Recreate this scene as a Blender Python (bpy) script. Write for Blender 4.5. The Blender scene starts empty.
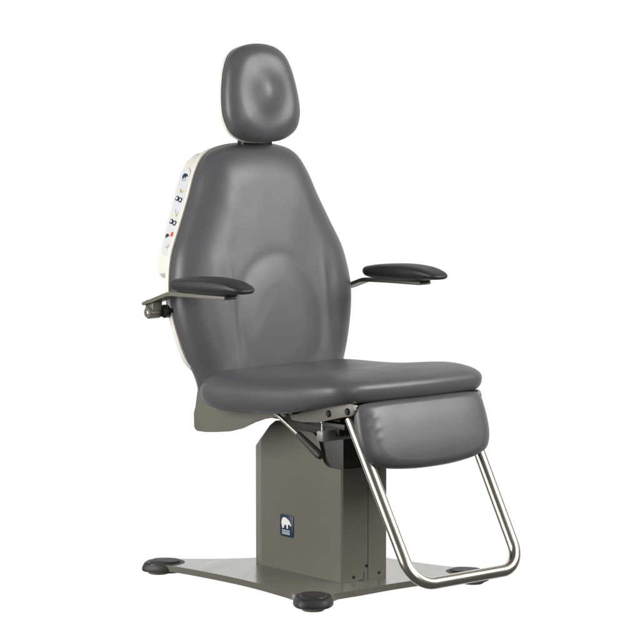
import bpy, bmesh, math
from mathutils import Vector, Matrix

sc = bpy.context.scene
COL = sc.collection
R = math.radians

# ------------------------------------------------------------------ camera
AZ = R(40.6)
cam_d = bpy.data.cameras.new('camera')
cam = bpy.data.objects.new('camera', cam_d)
COL.objects.link(cam)
cam.location = (6.6 * math.cos(AZ), -6.6 * math.sin(AZ) - .04, 1.34)
cam.rotation_euler = (Vector((0, -.04, .677)) - cam.location).to_track_quat('-Z', 'Y').to_euler()
cam_d.sensor_width = 36
cam_d.lens = 36 * 2640 / 640
cam_d.clip_end = 200
sc.camera = cam

# ------------------------------------------------------------------ studio light
# white sweep ahead of the camera, a dimmer studio behind it
w = bpy.data.worlds.new('World')
sc.world = w
w.use_nodes = True
nt = w.node_tree
nt.nodes.clear()
tc = nt.nodes.new('ShaderNodeTexCoord')
dot = nt.nodes.new('ShaderNodeVectorMath'); dot.operation = 'DOT_PRODUCT'
dot.inputs[1].default_value = (-math.cos(AZ), math.sin(AZ), 0)
mr = nt.nodes.new('ShaderNodeMapRange'); mr.interpolation_type = 'SMOOTHSTEP'
mr.inputs['From Min'].default_value = .50; mr.inputs['From Max'].default_value = .84
mix = nt.nodes.new('ShaderNodeMix'); mix.data_type = 'RGBA'
mix.inputs[6].default_value = (.09, .089, .087, 1)
mix.inputs[7].default_value = (1, 1, 1, 1)
bg = nt.nodes.new('ShaderNodeBackground')
out = nt.nodes.new('ShaderNodeOutputWorld')
nt.links.new(tc.outputs['Generated'], dot.inputs[0])
nt.links.new(dot.outputs['Value'], mr.inputs['Value'])
nt.links.new(mr.outputs['Result'], mix.inputs[0])
nt.links.new(mix.outputs[2], bg.inputs['Color'])
nt.links.new(bg.outputs['Background'], out.inputs['Surface'])
bg.inputs['Strength'].default_value = 1.02


def softbox(name, loc, target, sx, sy, power, color=(1, 1, 1)):
    l = bpy.data.lights.new(name, 'AREA')
    l.shape = 'RECTANGLE'; l.size = sx; l.size_y = sy; l.energy = power; l.color = color
    o = bpy.data.objects.new(name, l); COL.objects.link(o)
    o.location = loc
    o.rotation_euler = (Vector(target) - Vector(loc)).to_track_quat('-Z', 'Y').to_euler()
    return o


softbox('key_softbox', (2.6, 1.5, 2.4), (0, 0, .75), 1.9, 1.9, 150, (1, .985, .96))
softbox('side_softbox', (-1.1, -3.4, 1.3), (0, 0, .6), 2.0, 2.6, 150, (1, .985, .96))

softbox('fill_softbox', (4.6, -.9, 1.5), (0, 0, .6), .9, 2.2, 48, (1, .985, .96))
sc.view_settings.view_transform = 'Standard'
sc.view_settings.look = 'None'
sc.view_settings.exposure = 0
sc.view_settings.gamma = 1
sc.render.film_transparent = False
sc.cycles.max_bounces = 8


# ------------------------------------------------------------------ materials
def principled(name, color, rough, metal=0.0, spec=.5):
    m = bpy.data.materials.new(name); m.use_nodes = True
    b = m.node_tree.nodes['Principled BSDF']
    b.inputs['Base Color'].default_value = (*color, 1)
    b.inputs['Roughness'].default_value = rough
    b.inputs['Metallic'].default_value = metal
    b.inputs['Specular IOR Level'].default_value = spec
    return m, m.node_tree, b


def vary(nt_, b, color, amount, scale, rough=None, ramount=0, coord='Object', detail=4):
    """a little mottling of colour and gloss"""
    t = nt_.nodes.new('ShaderNodeTexCoord')
    n = nt_.nodes.new('ShaderNodeTexNoise')
    n.inputs['Scale'].default_value = scale; n.inputs['Detail'].default_value = detail
    nt_.links.new(t.outputs[coord], n.inputs['Vector'])
    mx = nt_.nodes.new('ShaderNodeMix'); mx.data_type = 'RGBA'
    mx.inputs[6].default_value = (*[c * (1 - amount) for c in color], 1)
    mx.inputs[7].default_value = (*[min(1, c * (1 + amount)) for c in color], 1)
    nt_.links.new(n.outputs['Fac'], mx.inputs[0])
    nt_.links.new(mx.outputs[2], b.inputs['Base Color'])
    if rough is not None:
        q = nt_.nodes.new('ShaderNodeMapRange')
        q.inputs['From Min'].default_value = .3; q.inputs['From Max'].default_value = .7
        q.inputs['To Min'].default_value = rough - ramount; q.inputs['To Max'].default_value = rough + ramount
        nt_.links.new(n.outputs['Fac'], q.inputs['Value'])
        nt_.links.new(q.outputs['Result'], b.inputs['Roughness'])
    return t


def bump(nt_, b, t, layers, coord='Object'):
    """layers: (kind, scale, strength, distance)"""
    prev = None
    for kind, s, st, dist in layers:
        if kind == 'voronoi':
            n = nt_.nodes.new('ShaderNodeTexVoronoi'); n.inputs['Scale'].default_value = s
            h = n.outputs['Distance']
        else:
            n = nt_.nodes.new('ShaderNodeTexNoise'); n.inputs['Scale'].default_value = s
            n.inputs['Detail'].default_value = 3
            h = n.outputs['Fac']
        nt_.links.new(t.outputs[coord], n.inputs['Vector'])
        bp = nt_.nodes.new('ShaderNodeBump')
        bp.inputs['Strength'].default_value = st; bp.inputs['Distance'].default_value = dist
        nt_.links.new(h, bp.inputs['Height'])
        if prev: nt_.links.new(prev.outputs['Normal'], bp.inputs['Normal'])
        prev = bp
    nt_.links.new(prev.outputs['Normal'], b.inputs['Normal'])


def make_materials():
    M = {}
    m, n, b = principled('grey_leather', (.084, .0855, .0925), .41, 0, .5)
    t = vary(n, b, (.084, .0855, .0925), .05, 14, .41, .03)
    bump(n, b, t, [('noise', 7, .035, .02), ('voronoi', 420, .10, .0012), ('noise', 700, .10, .001)])
    M['leather'] = m
    m, n, b = principled('olive_paint', (.140, .133, .110), .38, 0, .5)
    t = vary(n, b, (.140, .133, .110), .05, 6, .40, .04)
    bump(n, b, t, [('noise', 900, .06, .0008)])
    M['olive'] = m
    m, n, b = principled('olive_plate_paint', (.140, .133, .110), .30, 0, .5)
    vary(n, b, (.140, .133, .110), .03, 5, .30, .015)
    b.inputs['Coat Weight'].default_value = .9; b.inputs['Coat Roughness'].default_value = .2
    M['plate'] = m
    m, n, b = principled('grey_paint', (.40, .40, .38), .4)
    vary(n, b, (.40, .40, .38), .05, 20, .4, .03)
    M['greypaint'] = m
    m, n, b = principled('ivory_plastic', (.80, .775, .71), .38)
    vary(n, b, (.80, .775, .71), .02, 10, .38, .03)
    M['ivory'] = m
    m, n, b = principled('membrane_film', (.70, .72, .74), .32)
    vary(n, b, (.70, .72, .74), .02, 20, .32, .03)
    M['membrane'] = m
    m, n, b = principled('polished_steel', (.66, .62, .55), .10, 1)
    t = vary(n, b, (.66, .62, .55), .03, 12, .27, .02)
    M['steel'] = m
    m, n, b = principled('brushed_steel', (.46, .45, .42), .34, 1)
    vary(n, b, (.46, .45, .42), .06, 18, .34, .05)
    M['brushed'] = m
    m, n, b = principled('black_rubber', (.022, .022, .022), .52, 0, .5)
    t = vary(n, b, (.022, .022, .022), .1, 30, .52, .05)
    bump(n, b, t, [('noise', 800, .12, .0008)])
    M['rubber'] = m
    m, n, b = principled('black_plastic', (.012, .012, .013), .35)
    vary(n, b, (.012, .012, .013), .1, 30, .35, .05)
    M['black'] = m
    m, n, b = principled('dark_housing', (.03, .029, .026), .5)
    vary(n, b, (.03, .029, .026), .1, 12, .5, .05)
    M['dark'] = m
    m, n, b = principled('tan_pad', (.32, .29, .23), .5)
    vary(n, b, (.32, .29, .23), .06, 20, .5, .05)
    M['tan'] = m
    for k, c in dict(navy=(.012, .03, .065), white=(.78, .78, .76), yellow=(.62, .45, .05), red=(.80, .09, .06), greyprint=(.42, .45, .48), badgegrey=(.45, .48, .51)).items():
        m, n, b = principled(k + '_print', c, .4)
        vary(n, b, c, .03, 60, .4, .03)
        M[k] = m
    return M


M = make_materials()

# ------------------------------------------------------------------ mesh helpers
ROOT_LOC = Vector((-.07, .01, 0))


def link(name, bm, mat, parent=None, sharp=35, label=None):
    me = bpy.data.meshes.new(name)
    bmesh.ops.recalc_face_normals(bm, faces=bm.faces)
    bm.to_mesh(me); bm.free()
    me.materials.append(mat)
    me.shade_smooth()
    if sharp: me.set_sharp_from_angle(angle=R(sharp))
    o = bpy.data.objects.new(name, me); COL.objects.link(o)
    if parent is not None:
        o.parent = parent
        o.matrix_parent_inverse = Matrix.Translation(-ROOT_LOC) if parent is root else Matrix.Identity(4)
    if label: o['label'] = label
    return o


def catmull(pts, n, closed=True):
    P = [Vector(p) for p in pts]; out_ = []
    N = len(P)
    rng = range(N) if closed else range(N - 1)
    for i in rng:
        if closed: a, b, c, d = P[i - 1], P[i], P[(i + 1) % N], P[(i + 2) % N]
        else: a, b, c, d = P[max(i - 1, 0)], P[i], P[i + 1], P[min(i + 2, N - 1)]
        for k in range(n):
            t = k / n
            out_.append(.5 * ((2 * b) + (c - a) * t + (2 * a - 5 * b + 4 * c - d) * t * t + (3 * b - a - 3 * c + d) * t ** 3))
    if not closed: out_.append(P[-1].copy())
    return out_


def resample(P, n):
    """closed 2-D polyline to n points evenly spaced"""
    L = [0]
    Q = P + [P[0]]
    for i in range(len(P)): L.append(L[-1] + (Q[i + 1] - Q[i]).length)
    res = []; j = 0
    for k in range(n):
        s = L[-1] * k / n
        while L[j + 1] < s: j += 1
        t = (s - L[j]) / max(1e-9, L[j + 1] - L[j])
        res.append(Q[j].lerp(Q[j + 1], t))
    return res


def sym(half):
    """half: (u,v) with u>=0 running from the top middle to the bottom middle -> closed outline"""
    pts = [Vector(p) for p in half]
    return pts + [Vector((-p[0], p[1])) for p in reversed(half) if p[0] > 1e-6]


class Frame:
    def __init__(s, o, u, v, n): s.o, s.u, s.v, s.n = Vector(o), Vector(u).normalized(), Vector(v).normalized(), Vector(n).normalized()
    def __call__(s, a, b, c=0): return s.o + s.u * a + s.v * b + s.n * c


def sstep(a, b, x):
    t = min(1, max(0, (x - a) / (b - a))); return t * t * (3 - 2 * t)


def gauss(x, s): return math.exp(-(x / s) ** 2)


def cushion(fr, outline, centre, T, side, E, Eb, sculpt=None, nseg=176, nin=56, nedge=14, crown=0.0, back_in=.02, power=2.0, field=None):
    """upholstered pad: flat back at n=0, rounded side, front at n=T, sculpt(u,v) added to the front"""
    P = resample(catmull(outline, 12), nseg)
    c = Vector(centre)
    bm = bmesh.new(); rings = []
    prof = []                                     # (inset in metres from the edge, height, weight of sculpt)
    prof.append((back_in, 0, 0))
    for k in range(6):
        a = math.pi / 2 * k / 6
        prof.append((Eb * (1 - math.sin(a)), side * (1 - math.cos(a)), 0))
    for k in range(nedge + 1):
        a = math.pi / 2 * k / nedge
        x_ = 1 - math.cos(a)
        prof.append((E * x_, side + (T - side) * (1 - (1 - x_) ** power) ** (1 / power), 0))
    if field:                                     # soft box-like crown: the height is a product of two arches, not of the outline
        prof = prof[:7]
    for ins, h, _ in prof:
        ring = []
        for p in P:
            d = p - c; L = d.length
            q = c + d * max(.0, (L - ins) / L)
            hh = h
            if sculpt and h > side: hh += sculpt(q.x, q.y) * ((h - side) / (T - side)) ** 2
            ring.append(bm.verts.new(fr(q.x, q.y, hh)))
        rings.append(ring)
    for k in range(1, nin):
        s = 1 - k / nin
        ring = []
        for p in P:
            d = p - c; L = d.length
            if field:
                q = c + d * s * .999
                ed = math.sqrt(max(0, 1 - max(0, (s - .80) / .20) ** 2))
                ring.append(bm.verts.new(fr(q.x, q.y, side + (T - side) * ed * field(q.x, q.y) + (sculpt(q.x, q.y) * ed if sculpt else 0))))
                continue
            q = c + d * ((L - E) / L) * s
            hh = T + crown * (1 - s * s) + (sculpt(q.x, q.y) if sculpt else 0)
            ring.append(bm.verts.new(fr(q.x, q.y, hh)))
        rings.append(ring)
    for A, B in zip(rings, rings[1:]):
        for i in range(nseg):
            j = (i + 1) % nseg
            bm.faces.new((A[i], A[j], B[j], B[i]))
    top = bm.verts.new(fr(c.x, c.y, (side + (T - side) * field(c.x, c.y) if field else T) + crown + (sculpt(c.x, c.y) if sculpt else 0)))
    for i in range(nseg): bm.faces.new((rings[-1][i], rings[-1][(i + 1) % nseg], top))
    bm.faces.new(list(reversed(rings[0])))
    return bm


def plate(bm, fr, pts, h0, h1, bev=0.0, seg=2):
    """extrude a closed 2-D outline between n=h0 and n=h1"""
    lo = [bm.verts.new(fr(p[0], p[1], h0)) for p in pts]
    hi = [bm.verts.new(fr(p[0], p[1], h1)) for p in pts]
    n = len(pts)
    f1 = bm.faces.new(hi); f0 = bm.faces.new(list(reversed(lo)))
    for i in range(n): bm.faces.new((lo[i], lo[(i + 1) % n], hi[(i + 1) % n], hi[i]))
    if bev:
        eds = list(f1.edges) + list(f0.edges)
        bmesh.ops.bevel(bm, geom=eds, offset=bev, segments=seg, profile=.5, affect='EDGES', clamp_overlap=True)
    return bm


def box(bm, lo, hi, bev=0.0, seg=2, rot=None, piv=None):
    m = bmesh.new()
    bmesh.ops.create_cube(m, size=1)
    lo, hi = Vector(lo), Vector(hi)
    for v in m.verts: v.co = Vector([(lo[i] + hi[i]) / 2 + v.co[i] * (hi[i] - lo[i]) for i in range(3)])
    if bev: bmesh.ops.bevel(m, geom=list(m.edges), offset=bev, segments=seg, profile=.5, affect='EDGES')
    if rot: bmesh.ops.rotate(m, verts=m.verts, cent=piv, matrix=rot)
    merge(bm, m)
    return bm


def merge(bm, m):
    vm = {v: bm.verts.new(v.co) for v in m.verts}
    for f in m.faces: bm.faces.new([vm[v] for v in f.verts])
    m.free()


def tube(bm, path, r, ns=28, caps=True):
    P = [Vector(p) for p in path]
    rad = r if callable(r) else (lambda t: r)
    t0 = (P[1] - P[0]).normalized()
    nrm = t0.orthogonal().normalized()
    rings = []
    for i, p in enumerate(P):
        t = (P[min(i + 1, len(P) - 1)] - P[max(i - 1, 0)]).normalized()
        nrm = (nrm - t * nrm.dot(t)).normalized()
        b = t.cross(nrm)
        rr = rad(i / (len(P) - 1))
        rings.append([bm.verts.new(p + (nrm * math.cos(2 * math.pi * k / ns) + b * math.sin(2 * math.pi * k / ns)) * rr) for k in range(ns)])
    for A, B in zip(rings, rings[1:]):
        for k in range(ns): bm.faces.new((A[k], A[(k + 1) % ns], B[(k + 1) % ns], B[k]))
    if caps:
        bm.faces.new(list(reversed(rings[0]))); bm.faces.new(rings[-1])
    return bm


def lathe(bm, o, axis, prof, ns=32):
    """prof: (distance along axis, radius)"""
    o = Vector(o); ax = Vector(axis).normalized(); e1 = ax.orthogonal().normalized(); e2 = ax.cross(e1)
    rings = []
    for d, r in prof:
        rings.append([bm.verts.new(o + ax * d + (e1 * math.cos(2 * math.pi * k / ns) + e2 * math.sin(2 * math.pi * k / ns)) * max(r, 1e-5)) for k in range(ns)])
    for A, B in zip(rings, rings[1:]):
        for k in range(ns): bm.faces.new((A[k], A[(k + 1) % ns], B[(k + 1) % ns], B[k]))
    bm.faces.new(list(reversed(rings[0]))); bm.faces.new(rings[-1])
    return bm


def fillet(pts, rads, n=10):
    """open polyline with rounded corners (3-D)"""
    P = [Vector(p) for p in pts]; out_ = [P[0]]
    for i in range(1, len(P) - 1):
        a, b, c = P[i - 1], P[i], P[i + 1]; r = rads[i - 1]
        d1 = (a - b).normalized(); d2 = (c - b).normalized()
        ang = d1.angle(d2); L = r / math.tan(ang / 2)
        s, e = b + d1 * L, b + d2 * L
        cen = b + (d1 + d2).normalized() * (r / math.sin(ang / 2))
        for k in range(n + 1):
            t = k / n
            v0, v1 = s - cen, e - cen; om = v0.angle(v1)
            out_.append(cen + (v0 * math.sin((1 - t) * om) + v1 * math.sin(t * om)) / math.sin(om))
    out_.append(P[-1])
    return out_


def dense(path, step=.01):
    o_ = []
    for a, b in zip(path, path[1:]):
        n = max(1, int((b - a).length / step))
        for k in range(n): o_.append(a.lerp(b, k / n))
    o_.append(path[-1])
    return o_


def roundrect(w_, h_, r, n=6, cx=0, cy=0):
    pts = []
    for sx, sy, a0 in ((1, 1, 0), (-1, 1, 90), (-1, -1, 180), (1, -1, 270)):
        for k in range(n + 1):
            a = R(a0 + 90 * k / n)
            pts.append((cx + sx * (w_ / 2 - r) + r * math.cos(a), cy + sy * (h_ / 2 - r) + r * math.sin(a)))
    return pts


BEAR = [(.10, .0), (.25, .0), (.27, .13), (.33, .29), (.42, .32), (.50, .29), (.52, .12), (.54, .0), (.69, .0), (.66, .2), (.70, .36),
        (.78, .40), (.86, .31), (.95, .25), (1.0, .28), (.99, .36), (.93, .48), (.87, .60), (.80, .68), (.77, .76), (.71, .74), (.60, .85),
        (.45, .93), (.27, .94), (.12, .85), (.03, .66), (.01, .42), (.06, .2)]


def circle_pts(r, n=20, cx=0, cy=0, ry=None):
    ry = ry or r
    return [(cx + r * math.cos(2 * math.pi * k / n), cy + ry * math.sin(2 * math.pi * k / n)) for k in range(n)]


# ------------------------------------------------------------------ the chair
root = bpy.data.objects.new('examination_chair', None)
COL.objects.link(root)
root.location = ROOT_LOC
root.empty_display_size = .2
root['label'] = 'grey leather examination chair with headrest, black armrests and steel footrest on an olive pedestal'
root['category'] = 'chair'

# ---- base plate with concave sides and four capped feet
FEET = [(-.385, -.246), (.208, -.240), (.221, .268), (-.385, .25)]
fr_flat = Frame((0, 0, 0), (1, 0, 0), (0, 1, 0), (0, 0, 1))
cxy = Vector((-.07, .0075))


def base_outline():
    pts = []
    mids = [(-.06, -.236), (.213, .01), (-.06, .232), (-.268, .0)]
    for i, f in enumerate(FEET):
        f = Vector(f); d = (f - cxy).normalized(); p = Vector((-d.y, d.x))
        m_prev = Vector(mids[i - 1]); m = Vector(mids[i])
        pts += [f - p * .050 - d * .035, f - p * .038 + d * .028, f + d * .046, f + p * .038 + d * .028, f + p * .050 - d * .035]
        nxt = Vector(FEET[(i + 1) % 4])
        pts += [m.lerp(f, .42) + (m - cxy).normalized() * .004, m, m.lerp(nxt, .42) + (m - cxy).normalized() * .004]
    return resample(catmull(pts, 8), 240)


bm = plate(bmesh.new(), fr_flat, base_outline(), .014, .030, .003, 3)
base_plate = link('base_plate', bm, M['plate'], root)

for fx, fy in FEET:
    f = Vector((fx, fy)); d = (f - cxy).normalized(); p = Vector((-d.y, d.x))
    F = Frame((fx, fy, 0), (d.x, d.y, 0), (p.x, p.y, 0), (0, 0, 1))
    bm = bmesh.new()
    o1 = resample(catmull([(.062, 0), (.05, .040), (.0, .056), (-.045, .050), (-.066, .022), (-.072, 0), (-.066, -.022), (-.045, -.050), (0, -.056), (.05, -.040)], 8), 64)
    o1 = [q * .87 for q in o1]
    rings = [[bm.verts.new(F(q.x * k_ + dx_, q.y * k_, z_)) for q in o1] for k_, dx_, z_ in
             ((.93, 0, .0085), (1.0, 0, .0105), (1.01, 0, .014), (.985, 0, .020), (.93, -.001, .0275), (.87, -.002, .0308), (.79, -.003, .0316), (.70, -.004, .0320),
              (.68, -.004, .0336), (.665, -.004, .0347), (.62, -.004, .0356), (.52, -.004, .0361), (.25, -.004, .0363))]
    for A, B in zip(rings, rings[1:]):
        for k in range(64): bm.faces.new((A[k], A[(k + 1) % 64], B[(k + 1) % 64], B[k]))
    bm.faces.new(rings[-1]); bm.faces.new(list(reversed(rings[0])))
    foot = link('foot', bm, M['rubber'], root)
    link('levelling_pad', lathe(bmesh.new(), F(.012, 0, 0), (0, 0, 1), [(0, .026), (.003, .029), (.0105, .031)], 40), M['tan'], foot)

# ---- column sleeve: profile in x-z extruded in y, with a notch at the upper front
CY0, CY1 = -.080, .072


def column_profile(shrink=0):
    pts = [(-.222, .0302), (.132, .0302), (.132, .316)]
    cx_, cz_, r = .088, .352, .036
    pts += [(.126, .316)]
    for k in range(9):
        a = R(270 - 90 * k / 8)
        pts.append((cx_ + r * math.cos(a), cz_ + r * math.sin(a)))
    pts += [(.040, .385), (.006, .404), (-.10, .412), (-.128, .412), (-.150, .398), (-.190, .362), (-.222, .336)]
    return pts


fr_col = Frame((0, 0, 0), (1, 0, 0), (0, 0, 1), (0, 1, 0))
prof = column_profile()
bm = bmesh.new()
ST = [(CY0, -.182, .126), (CY0 + .004, -.195, .1305), (CY0 + .012, -.222, .132), (CY1 - .012, -.222, .132), (CY1 - .004, -.195, .1305), (CY1, -.182, .126)]
rings = [[bm.verts.new((min(max(px, x0), x1), y_, pz)) for px, pz in prof] for y_, x0, x1 in ST]
n = len(prof)
bm.faces.new(rings[0]); bm.faces.new(list(reversed(rings[-1])))
for A, B in zip(rings, rings[1:]):
    for i in range(n): bm.faces.new((A[i], B[i], B[(i + 1) % n], A[(i + 1) % n]))
bmesh.ops.remove_doubles(bm, verts=bm.verts, dist=1e-6)
column = link('pedestal_column', bm, M['olive'], root, 25)

bm = bmesh.new()
box(bm, (-.10, CY0 + .010, .25), (.124, CY1 - .010, .455), .004)
link('lift_housing', bm, M['dark'], root)

# front panel seam and screws
bm = bmesh.new()
box(bm, (.1312, .0045, .0305), (.1326, .0060, .300))
box(bm, (.1312, -.0085, .032), (.1326, -.0070, .052)); box(bm, (.1312, -.022, .0305), (.1326, -.0085, .0318))
link('panel_seam', bm, M['dark'], column)
for yy, zz in ((-.042, .042), (.0005, .066), (.043, .043)):
    link('screw', lathe(bmesh.new(), (.1315, yy, zz), (1, 0, 0), [(0, .0045), (.0015, .0045), (.0028, .0028)], 16), M['black'], column)

# badge on the right side
fr_badge = Frame((-.0815, CY0, .147), (1, 0, 0), (0, 0, 1), (0, -1, 0))
badge = link('badge', plate(bmesh.new(), fr_badge, roundrect(.052, .056, .006), -.001, .0022, .0007), M['navy'], column)
link('bear_emblem', plate(bmesh.new(), fr_badge, [((x - .5) * .039 - .001, (y - .5) * .030 + .008) for x, y in BEAR], .002, .0026), M['white'], badge)
bm = bmesh.new()
for k, (zz, x0, spans) in enumerate(((-.0125, -.0175, (.007, .006, .005, .006, .007)), (-.0172, -.0175, (.006, .006, .006, .007, .006)), (-.0212, -.0175, (.004, .008, .005, .007, .007)))):
    x = x0
    for s in spans:
        plate(bm, fr_badge, [(x, zz - .0015), (x + s - .001, zz - .0015), (x + s - .001, zz + .0017), (x, zz + .0017)], .002, .0025)
        x += s
link('lettering', bm, M['badgegrey'], badge)

# ---- seat undercarriage
bm = bmesh.new()
box(bm, (-.16, -.165, .435), (.22, .165, .474), .004)
box(bm, (.00, -.150, .412), (.20, .150, .436), .004)
under = link('seat_frame', bm, M['dark'], root)

for s in (-1, 1):
    fr_side = Frame((-.012, s * .204, 0), (1, 0, 0), (0, 0, 1), (0, s, 0))
    pts = [(-.268, .520), (-.276, .505), (-.287, .440), (-.296, .424), (-.295, .390), (-.291, .383), (-.282, .379), (-.245, .380), (-.200, .385), (-.150, .392), (-.105, .404),
           (-.057, .424), (-.017, .437), (.022, .447), (.050, .449), (.085, .453), (.10, .462), (.09, .478), (-.16, .480), (-.20, .520)]
    link('side_plate', plate(bmesh.new(), fr_side, pts, -.010, 0, .0015), M['olive'], root)
    fr_arm = Frame((0, s * .212, 0), (1, 0, 0), (0, 0, 1), (0, s, 0))
    pts = [(.085, .460), (.115, .466), (.163, .483), (.203, .493), (.26, .502), (.310, .511), (.320, .508), (.325, .497), (.321, .485), (.312, .480), (.261, .470), (.225, .461), (.19, .453), (.13, .448), (.095, .448)]
    arm = link('hinge_arm', plate(bmesh.new(), fr_arm, pts, -.010, 0, .0012), M['olive'], root)
    for bx, bz in ((.233, .479), (.302, .491)):
        link('bolt', lathe(bmesh.new(), (bx, s * .211, bz), (0, s, 0), [(0, .0085), (.003, .0085), (.0055, .006)], 24), M['black'], arm)
    link('hinge_pin', tube(bmesh.new(), [(.310, s * .192, .500), (.310, s * .206, .500)], .008, 20), M['steel'], arm)

bm = bmesh.new()
box(bm, (.163, -.192, .402), (.187, .192, .428), .004, 3)
cross = link('crossbar', bm, M['greypaint'], root)
link('locking_pin', lathe(bmesh.new(), (.176, -.182, .426), (0, 0, 1), [(0, .0045), (.02, .0045), (.022, .007), (.027, .007), (.028, .005)], 18), M['brushed'], cross)
for s in (-1, 1):
    link('slide_rail', box(bmesh.new(), (.10, s * .175 - .010, .438), (.26, s * .175 + .010, .452), .002), M['dark'], root)

# release lever on the right side
L0, L1, L2 = Vector((.045, -.225, .464)), Vector((.143, -.232, .421)), Vector((.232, -.236, .3765))
lever = link('release_lever', tube(bmesh.new(), [L0, L1 + (L1 - L0) * .1], .0052, 18), M['steel'], root)


def gr(t): return .0080 + .0026 * sstep(0, .75, t) - .0025 * sstep(.9, 1, t)


link('grip', tube(bmesh.new(), [L1.lerp(L2, k / 24) for k in range(25)], gr, 24), M['rubber'], lever)

# ---- seat cushion
TILT = R(8.5)


def seat_sculpt(u, v):
    # u = x (front +), v = y
    h = .0
    h -= .010 * gauss(u - .02, .13) * gauss(v, .19)
    h += .003 * gauss(u - .22, .09)
    h -= .008 * sstep(.20, .36, u)
    h -= .004 * sstep(.16, .26, abs(v))
    return h


fr_seat = Frame((0, 0, .459), (1, 0, .06), (0, 1, 0), (-.06, 0, 1))
half = [(-.245, 0), (-.245, .16), (-.238, .225), (-.200, .252), (-.05, .257), (.05, .258), (.15, .256), (.235, .252), (.295, .240), (.330, .20), (.345, .10)]
outl = [Vector(p) for p in half] + [Vector((.350, 0))] + [Vector((p[0], -p[1])) for p in reversed(half) if p[1] > 0]
bm = cushion(fr_seat, outl, (.03, 0), .099, .044, .082, .022, seat_sculpt, crown=.004)
for v_ in bm.verts:                                   # the front edge gets thinner towards the lip
    q = v_.co - fr_seat.o; a_, c_ = q.dot(fr_seat.u), q.dot(fr_seat.n)
    v_.co += fr_seat.n * (.032 * sstep(.06, .31, a_) * max(0, 1 - c_ / .104) + .012 * sstep(-.12, -.24, a_) * max(0, 1 - c_ / .06))
seat = link('seat', bm, M['leather'], root, 0)

# ---- backrest: local u = y, v up the recline, n forward
fr_back = Frame((-.309, 0, .733), (0, 1, 0), (-math.sin(TILT), 0, math.cos(TILT)), (math.cos(TILT), 0, math.sin(TILT)))
BACK = [(0, 1.106), (.06, 1.101), (.115, 1.082), (.152, 1.036), (.182, .971), (.218, .899), (.252, .830), (.267, .768), (.271, .709), (.260, .640), (.238, .568), (.214, .509), (.202, .465), (.17, .442), (0, .436)]
BACK = [(u + .018 * min(1, u / .1), (z - .73) / math.cos(TILT)) for u, z in BACK]


def back_sculpt(u, v):
    au = abs(u)
    h = 0.0
    # shallow trough between the side bolsters, below the shoulders
    w_ = .21 - .14 * sstep(.05, .36, v)
    h += .004 * sstep(w_ * .45, w_ * 1.15, au) * sstep(.30, .05, v)
    # lumbar pad: low raised oval with a soft border
    d = math.hypot((u + .006) / .124, (v + .086) / .150)
    h += .0042 * (1 - sstep(.60, 1.16, d))
    h -= .0012 * gauss(d - 1.10, .13)
    # vertical puckers beside the lumbar pad
    h -= .0022 * gauss(au - .180 - .02 * v, .013) * sstep(-.22, -.10, v) * sstep(.13, .02, v)
    h += .0012 * gauss(au - .158 - .02 * v, .012) * sstep(-.22, -.10, v) * sstep(.13, .02, v)
    return h


bm = cushion(fr_back, sym(BACK), (0, 0), .100, .034, .120, .015, back_sculpt, nseg=240, nin=90, crown=.006)
back = link('backrest', bm, M['leather'], root, 0)

# ---- ivory back shell: thin rim plus a deeper control housing in the upper half
bm = bmesh.new()
rim = [(u * 1.006 + (.001 if u > 0 else 0), v + .002 * (1 if v > 0 else -1)) for u, v in BACK if v > -.21]
rim += [(.222, -.206), (.20, -.217), (.10, -.220), (0, -.220)]
rim_p = resample(catmull(sym(rim), 12), 200)
plate(bm, fr_back, rim_p, .000, .014, .003, 3)


def vz(z): return (z - .73) / math.cos(TILT)


HS = [(.10, 1.088), (.132, 1.070), (.150, 1.047), (.164, 1.018), (.254, .815), (.258, .800), (.256, .787), (.247, .777), (.232, .772)]
HS = [(u + .016, vz(z)) for u, z in HS]
hp = [(-u, v) for u, v in HS] + [(u, v) for u, v in reversed(HS)]
plate(bm, fr_back, hp, -.051, .012, .009, 4)
shell = link('back_shell', bm, M['ivory'], root, 30)

# control panel on the slanting right face of the housing
pa, pb = Vector((-HS[3][0], HS[3][1])), Vector((-HS[4][0], HS[4][1]))
e_up = (fr_back(pa.x, pa.y) - fr_back(pb.x, pb.y)).normalized()
face_n = -e_up.cross(fr_back.n); face_n = face_n if face_n.y < 0 else -face_n
mid = fr_back((pa.x + pb.x) / 2, (pa.y + pb.y) / 2, -.0225)
fr_pan = Frame(mid + e_up * .026, fr_back.n, e_up, face_n)          # u forward, v up the slope
PL, PW = .244, .041
panel = link('control_panel', plate(bmesh.new(), fr_pan, roundrect(PW, PL, .0205, 10), -.002, .0014, .0006), M['membrane'], root)


def picto(name, shapes, mat, lift=.0016, th=.0006):
    b_ = bmesh.new()
    for s_ in shapes: plate(b_, fr_pan, s_, lift - .0006, lift + th)
    return link(name, b_, mat, panel)


def bear_at(cx, cy, w_, h_): return [(cx + (x - .5) * w_, cy + (y - .45) * h_) for x, y in BEAR]


def rot2(pts, a, cx, cy): return [(cx + (x - cx) * math.cos(a) - (y - cy) * math.sin(a), cy + (x - cx) * math.sin(a) + (y - cy) * math.cos(a)) for x, y in pts]


def strokes(cx, cy, ws, hgt, gap):
    tot = sum(ws) + gap * (len(ws) - 1); x = cx - tot / 2; res = []
    for w_ in ws:
        res.append([(x, cy - hgt / 2), (x + w_, cy - hgt / 2), (x + w_, cy + hgt / 2), (x, cy + hgt / 2)]); x += w_ + gap
    return res


picto('bear_emblem', [bear_at(.003, .098, .024, .016)], M['navy'])
picto('lettering', strokes(.002, .086, (.003, .004, .003, .004), .003, .001), M['greyprint'])


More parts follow.
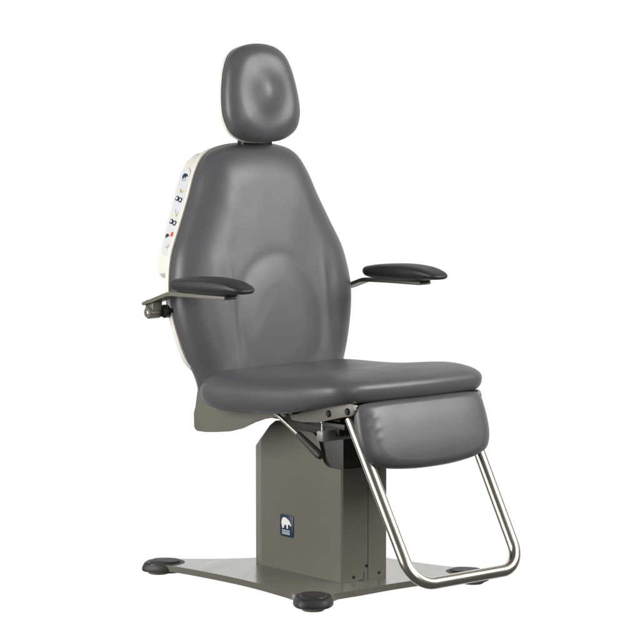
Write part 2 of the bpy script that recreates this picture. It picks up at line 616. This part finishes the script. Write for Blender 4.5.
def link_icon(cy):
    cx = 0
    a = R(-22)
    o_ = link_part = picto('arrow_button', [rot2(roundrect(.0145, .0125, .004, 5, cx - .0085, cy), a, cx, cy), rot2(roundrect(.0145, .0125, .004, 5, cx + .0085, cy), a, cx, cy), rot2([(cx - .006, cy - .004), (cx + .006, cy - .004), (cx + .006, cy + .004), (cx - .006, cy + .004)], a, cx, cy)], M['navy'])
    picto('button_window', [rot2(roundrect(.0075, .0066, .0025, 5, cx - .0088, cy), a, cx, cy), rot2(roundrect(.0075, .0066, .0025, 5, cx + .0088, cy), a, cx, cy)], M['white'], .0024)


link_icon(.034)
link_icon(-.030)
picto('chair_pictogram', [rot2(roundrect(.006, .009, .002, 4, -.001, .058), R(35), 0, .058), rot2(roundrect(.004, .004, .0015, 4, .012, .054), R(20), .012, .054)], M['yellow'])
picto('chair_pictogram', [rot2([(-.004, .064), (-.003, .064), (.006, .049), (.005, .049)], 0, 0, 0), [(.005, .049), (.012, .050), (.012, .051), (.005, .050)]], M['greyprint'])
picto('chair_pictogram', [rot2(roundrect(.006, .007, .002, 4, .007, -.011), R(20), .007, -.011)], M['yellow'])
picto('chair_pictogram', [[(-.004, .006), (-.003, .006), (.004, -.007), (.003, -.007)], [(.010, -.006), (.014, -.002), (.0145, -.003), (.0105, -.007)]], M['greyprint'])
picto('bear_emblem', [bear_at(-.010, -.066, .016, .012)], M['navy'])
picto('stop_button', [circle_pts(.0062, 20, .009, -.064, .0066)], M['red'])
picto('lettering', strokes(-.001, -.098, (.004, .003, .003), .0026, .001) + strokes(.011, -.096, (.003, .003), .0026, .001) + [[(.003, -.106), (.004, -.106), (.004, -.090), (.003, -.090)]], M['greyprint'])

# ---- headrest
HZ = 1.237
hx = -.312
fr_head = Frame((hx, 0, HZ), (0, 1, 0), (-math.sin(TILT), 0, math.cos(TILT)), (math.cos(TILT), 0, math.sin(TILT)))
HEAD = [(0, .129), (.050, .122), (.083, .101), (.103, .064), (.115, .015), (.120, -.032), (.116, -.068), (.098, -.101), (.056, -.122), (0, -.127)]


def head_sculpt(u, v):
    d = math.hypot(u + .008, (v + .002) * .84)
    return .0064 * math.cos(2 * math.pi * d / .120) * sstep(.118, .070, d) - .002


bm = cushion(fr_head, sym(HEAD), (0, 0), .077, .030, .098, .012, head_sculpt, crown=.0)
head = link('headrest', bm, M['leather'], root, 0)
bm = bmesh.new()
rim_p = resample(catmull(sym([(u * .990, v * .994) for u, v in HEAD]), 12), 140)
plate(bm, fr_head, rim_p, .003, .011, .002, 3)
link('headrest_shell', bm, M['ivory'], head, 30)
bm = bmesh.new()
for y0, y1 in ((-.040, -.002), (.010, .058)):
    box(bm, (-.330, y0, 1.04), (-.305, y1, 1.20), .003)
box(bm, (-.345, -.045, 1.15), (-.329, .06, 1.22), .004)
link('neck_post', bm, M['black'], root)

# ---- armrests
for s in (-1, 1):
    Y = s * .322
    # pad: lofted along x
    st = [(-.206, .018, .761, .779), (-.203, .027, .757, .783), (-.190, .035, .753, .787), (-.15, .040, .750, .793), (-.10, .0425, .749, .797), (-.05, .043, .750, .799), (0, .042, .753, .797), (.03, .040, .757, .793),
          (.056, .035, .760, .786), (.070, .028, .761, .781), (.077, .019, .763, .777), (.0795, .010, .767, .774)]
    st = [(a - .016, b * .95, c + .001, d - .003) for a, b, c, d in st]
    bm = bmesh.new(); rings = []
    ns = 36
    dn = catmull([Vector((a, b, c)) for a, b, c, d in st], 6, False); up = catmull([Vector((a, b, d)) for a, b, c, d in st], 6, False)
    for q, q2 in zip(dn, up):
        x, hw, zl, zu = q.x, q.y, q.z, q2.z
        ring = []
        for k in range(ns):
            a = 2 * math.pi * k / ns
            ca, sa = math.cos(a), math.sin(a)
            e = .5
            yy = math.copysign(abs(ca) ** e, ca) * hw
            zz = (zl + zu) / 2 + math.copysign(abs(sa) ** .75, sa) * (zu - zl) / 2
            if sa < 0: yy *= 1 - .18 * abs(sa)                 # undercut below
            ring.append(bm.verts.new((x, Y + yy, zz)))
        rings.append(ring)
    for A, B in zip(rings, rings[1:]):
        for k in range(ns): bm.faces.new((A[k], A[(k + 1) % ns], B[(k + 1) % ns], B[k]))
    bm.faces.new(list(reversed(rings[0]))); bm.faces.new(rings[-1])
    box(bm, (-.17, Y - .020, .7505), (.0, Y + .020, .768), .006, 3)
    pad = link('armrest', bm, M['rubber'], root, 50)
    # bent flat bar under the pad
    fr_bar = Frame((0, Y - s * .0, 0), (1, 0, 0), (0, 0, 1), (0, s, 0))
    top = [(-.338, .7165), (-.300, .728), (-.236, .7485), (-.222, .751), (-.13, .7515), (-.006, .7535)]
    bot = [(-.002, .7480), (-.008, .7445), (-.13, .743), (-.220, .742), (-.240, .738), (-.300, .7185), (-.336, .7085), (-.342, .712)]
    link('armrest_bracket', plate(bmesh.new(), fr_bar, top + bot, -.018, .022, .0018), M['olive'], pad)
    # pivot behind the edge of the shell
    PX, PZ = -.325, .690
    bm = lathe(bmesh.new(), (PX + .003, s * .235, PZ - .001), (0, s, 0), [(0, .0105), (.075, .0105)], 28)
    link('pivot_shaft', bm, M['olive'], pad)
    bm = lathe(bmesh.new(), (PX, s * .298, PZ), (0, s, 0), [(0, .0135), (.002, .0155), (.037, .0155), (.040, .0135)], 8)
    box(bm, (PX - .016, min(s * .302, s * .332), PZ + .004), (PX + .017, max(s * .302, s * .332), PZ + .031), .002)
    link('pivot_knob', bm, M['olive'], pad, 25)
    link('set_screw', lathe(bmesh.new(), (PX, s * .3375, PZ), (0, s, 0), [(0, .006), (.0015, .006), (.0022, .004)], 16), M['brushed'], pad)
    link('pivot_mount', lathe(bmesh.new(), (PX + .020, s * .272, PZ + .003), (0, s, 0), [(0, .017), (.028, .017), (.031, .014)], 28), M['black'], pad)

# ---- leg rest pad and footrest
LT = R(17)
fr_leg = Frame((.328, 0, .423), (0, 1, 0), (-math.sin(LT), 0, math.cos(LT)), (math.cos(LT), 0, math.sin(LT)))
LEG = [(0, .086), (.12, .086), (.180, .084), (.202, .076), (.209, .045), (.211, 0), (.204, -.035), (.184, -.062), (.14, -.077), (.07, -.085), (0, -.087)]


def leg_sculpt(u, v):
    h = 0
    for vv, a_ in ((.040, .0022), (.012, .0018), (-.012, .0012)):       # pull folds at the near end
        h += a_ * gauss(v - vv - .25 * (u + .2), .0065) * sstep(-.150, -.182, u) * sstep(-.206, -.192, u)
    return h


def leg_field(u, v):
    return (max(0, 1 - abs(u / .226) ** 4.5) * max(0, 1 - abs((v - .002) / .108) ** 2.6)) ** .55


bm = cushion(fr_leg, sym(LEG), (0, 0), .051, .020, .05, .012, leg_sculpt, nin=80, field=leg_field)
leg = link('leg_rest', bm, M['leather'], root, 0)
bm = plate(bmesh.new(), fr_leg, roundrect(.36, .12, .015), -.006, .002, .0015)
link('backing_plate', bm, M['black'], leg)

WT = .185
A0 = Vector((.282, 0, .470)); A1 = Vector((.503, 0, .093))
p3 = lambda v_, y: Vector((v_.x, y, v_.z))
W2 = .178
path = fillet([p3(A0, -WT), p3(A1, -W2), p3(A1, W2), p3(A0, WT)], [.066, .066], 16)
bm = tube(bmesh.new(), dense(path, .012), .0148, 40)
link('footrest_bar', bm, M['steel'], root)
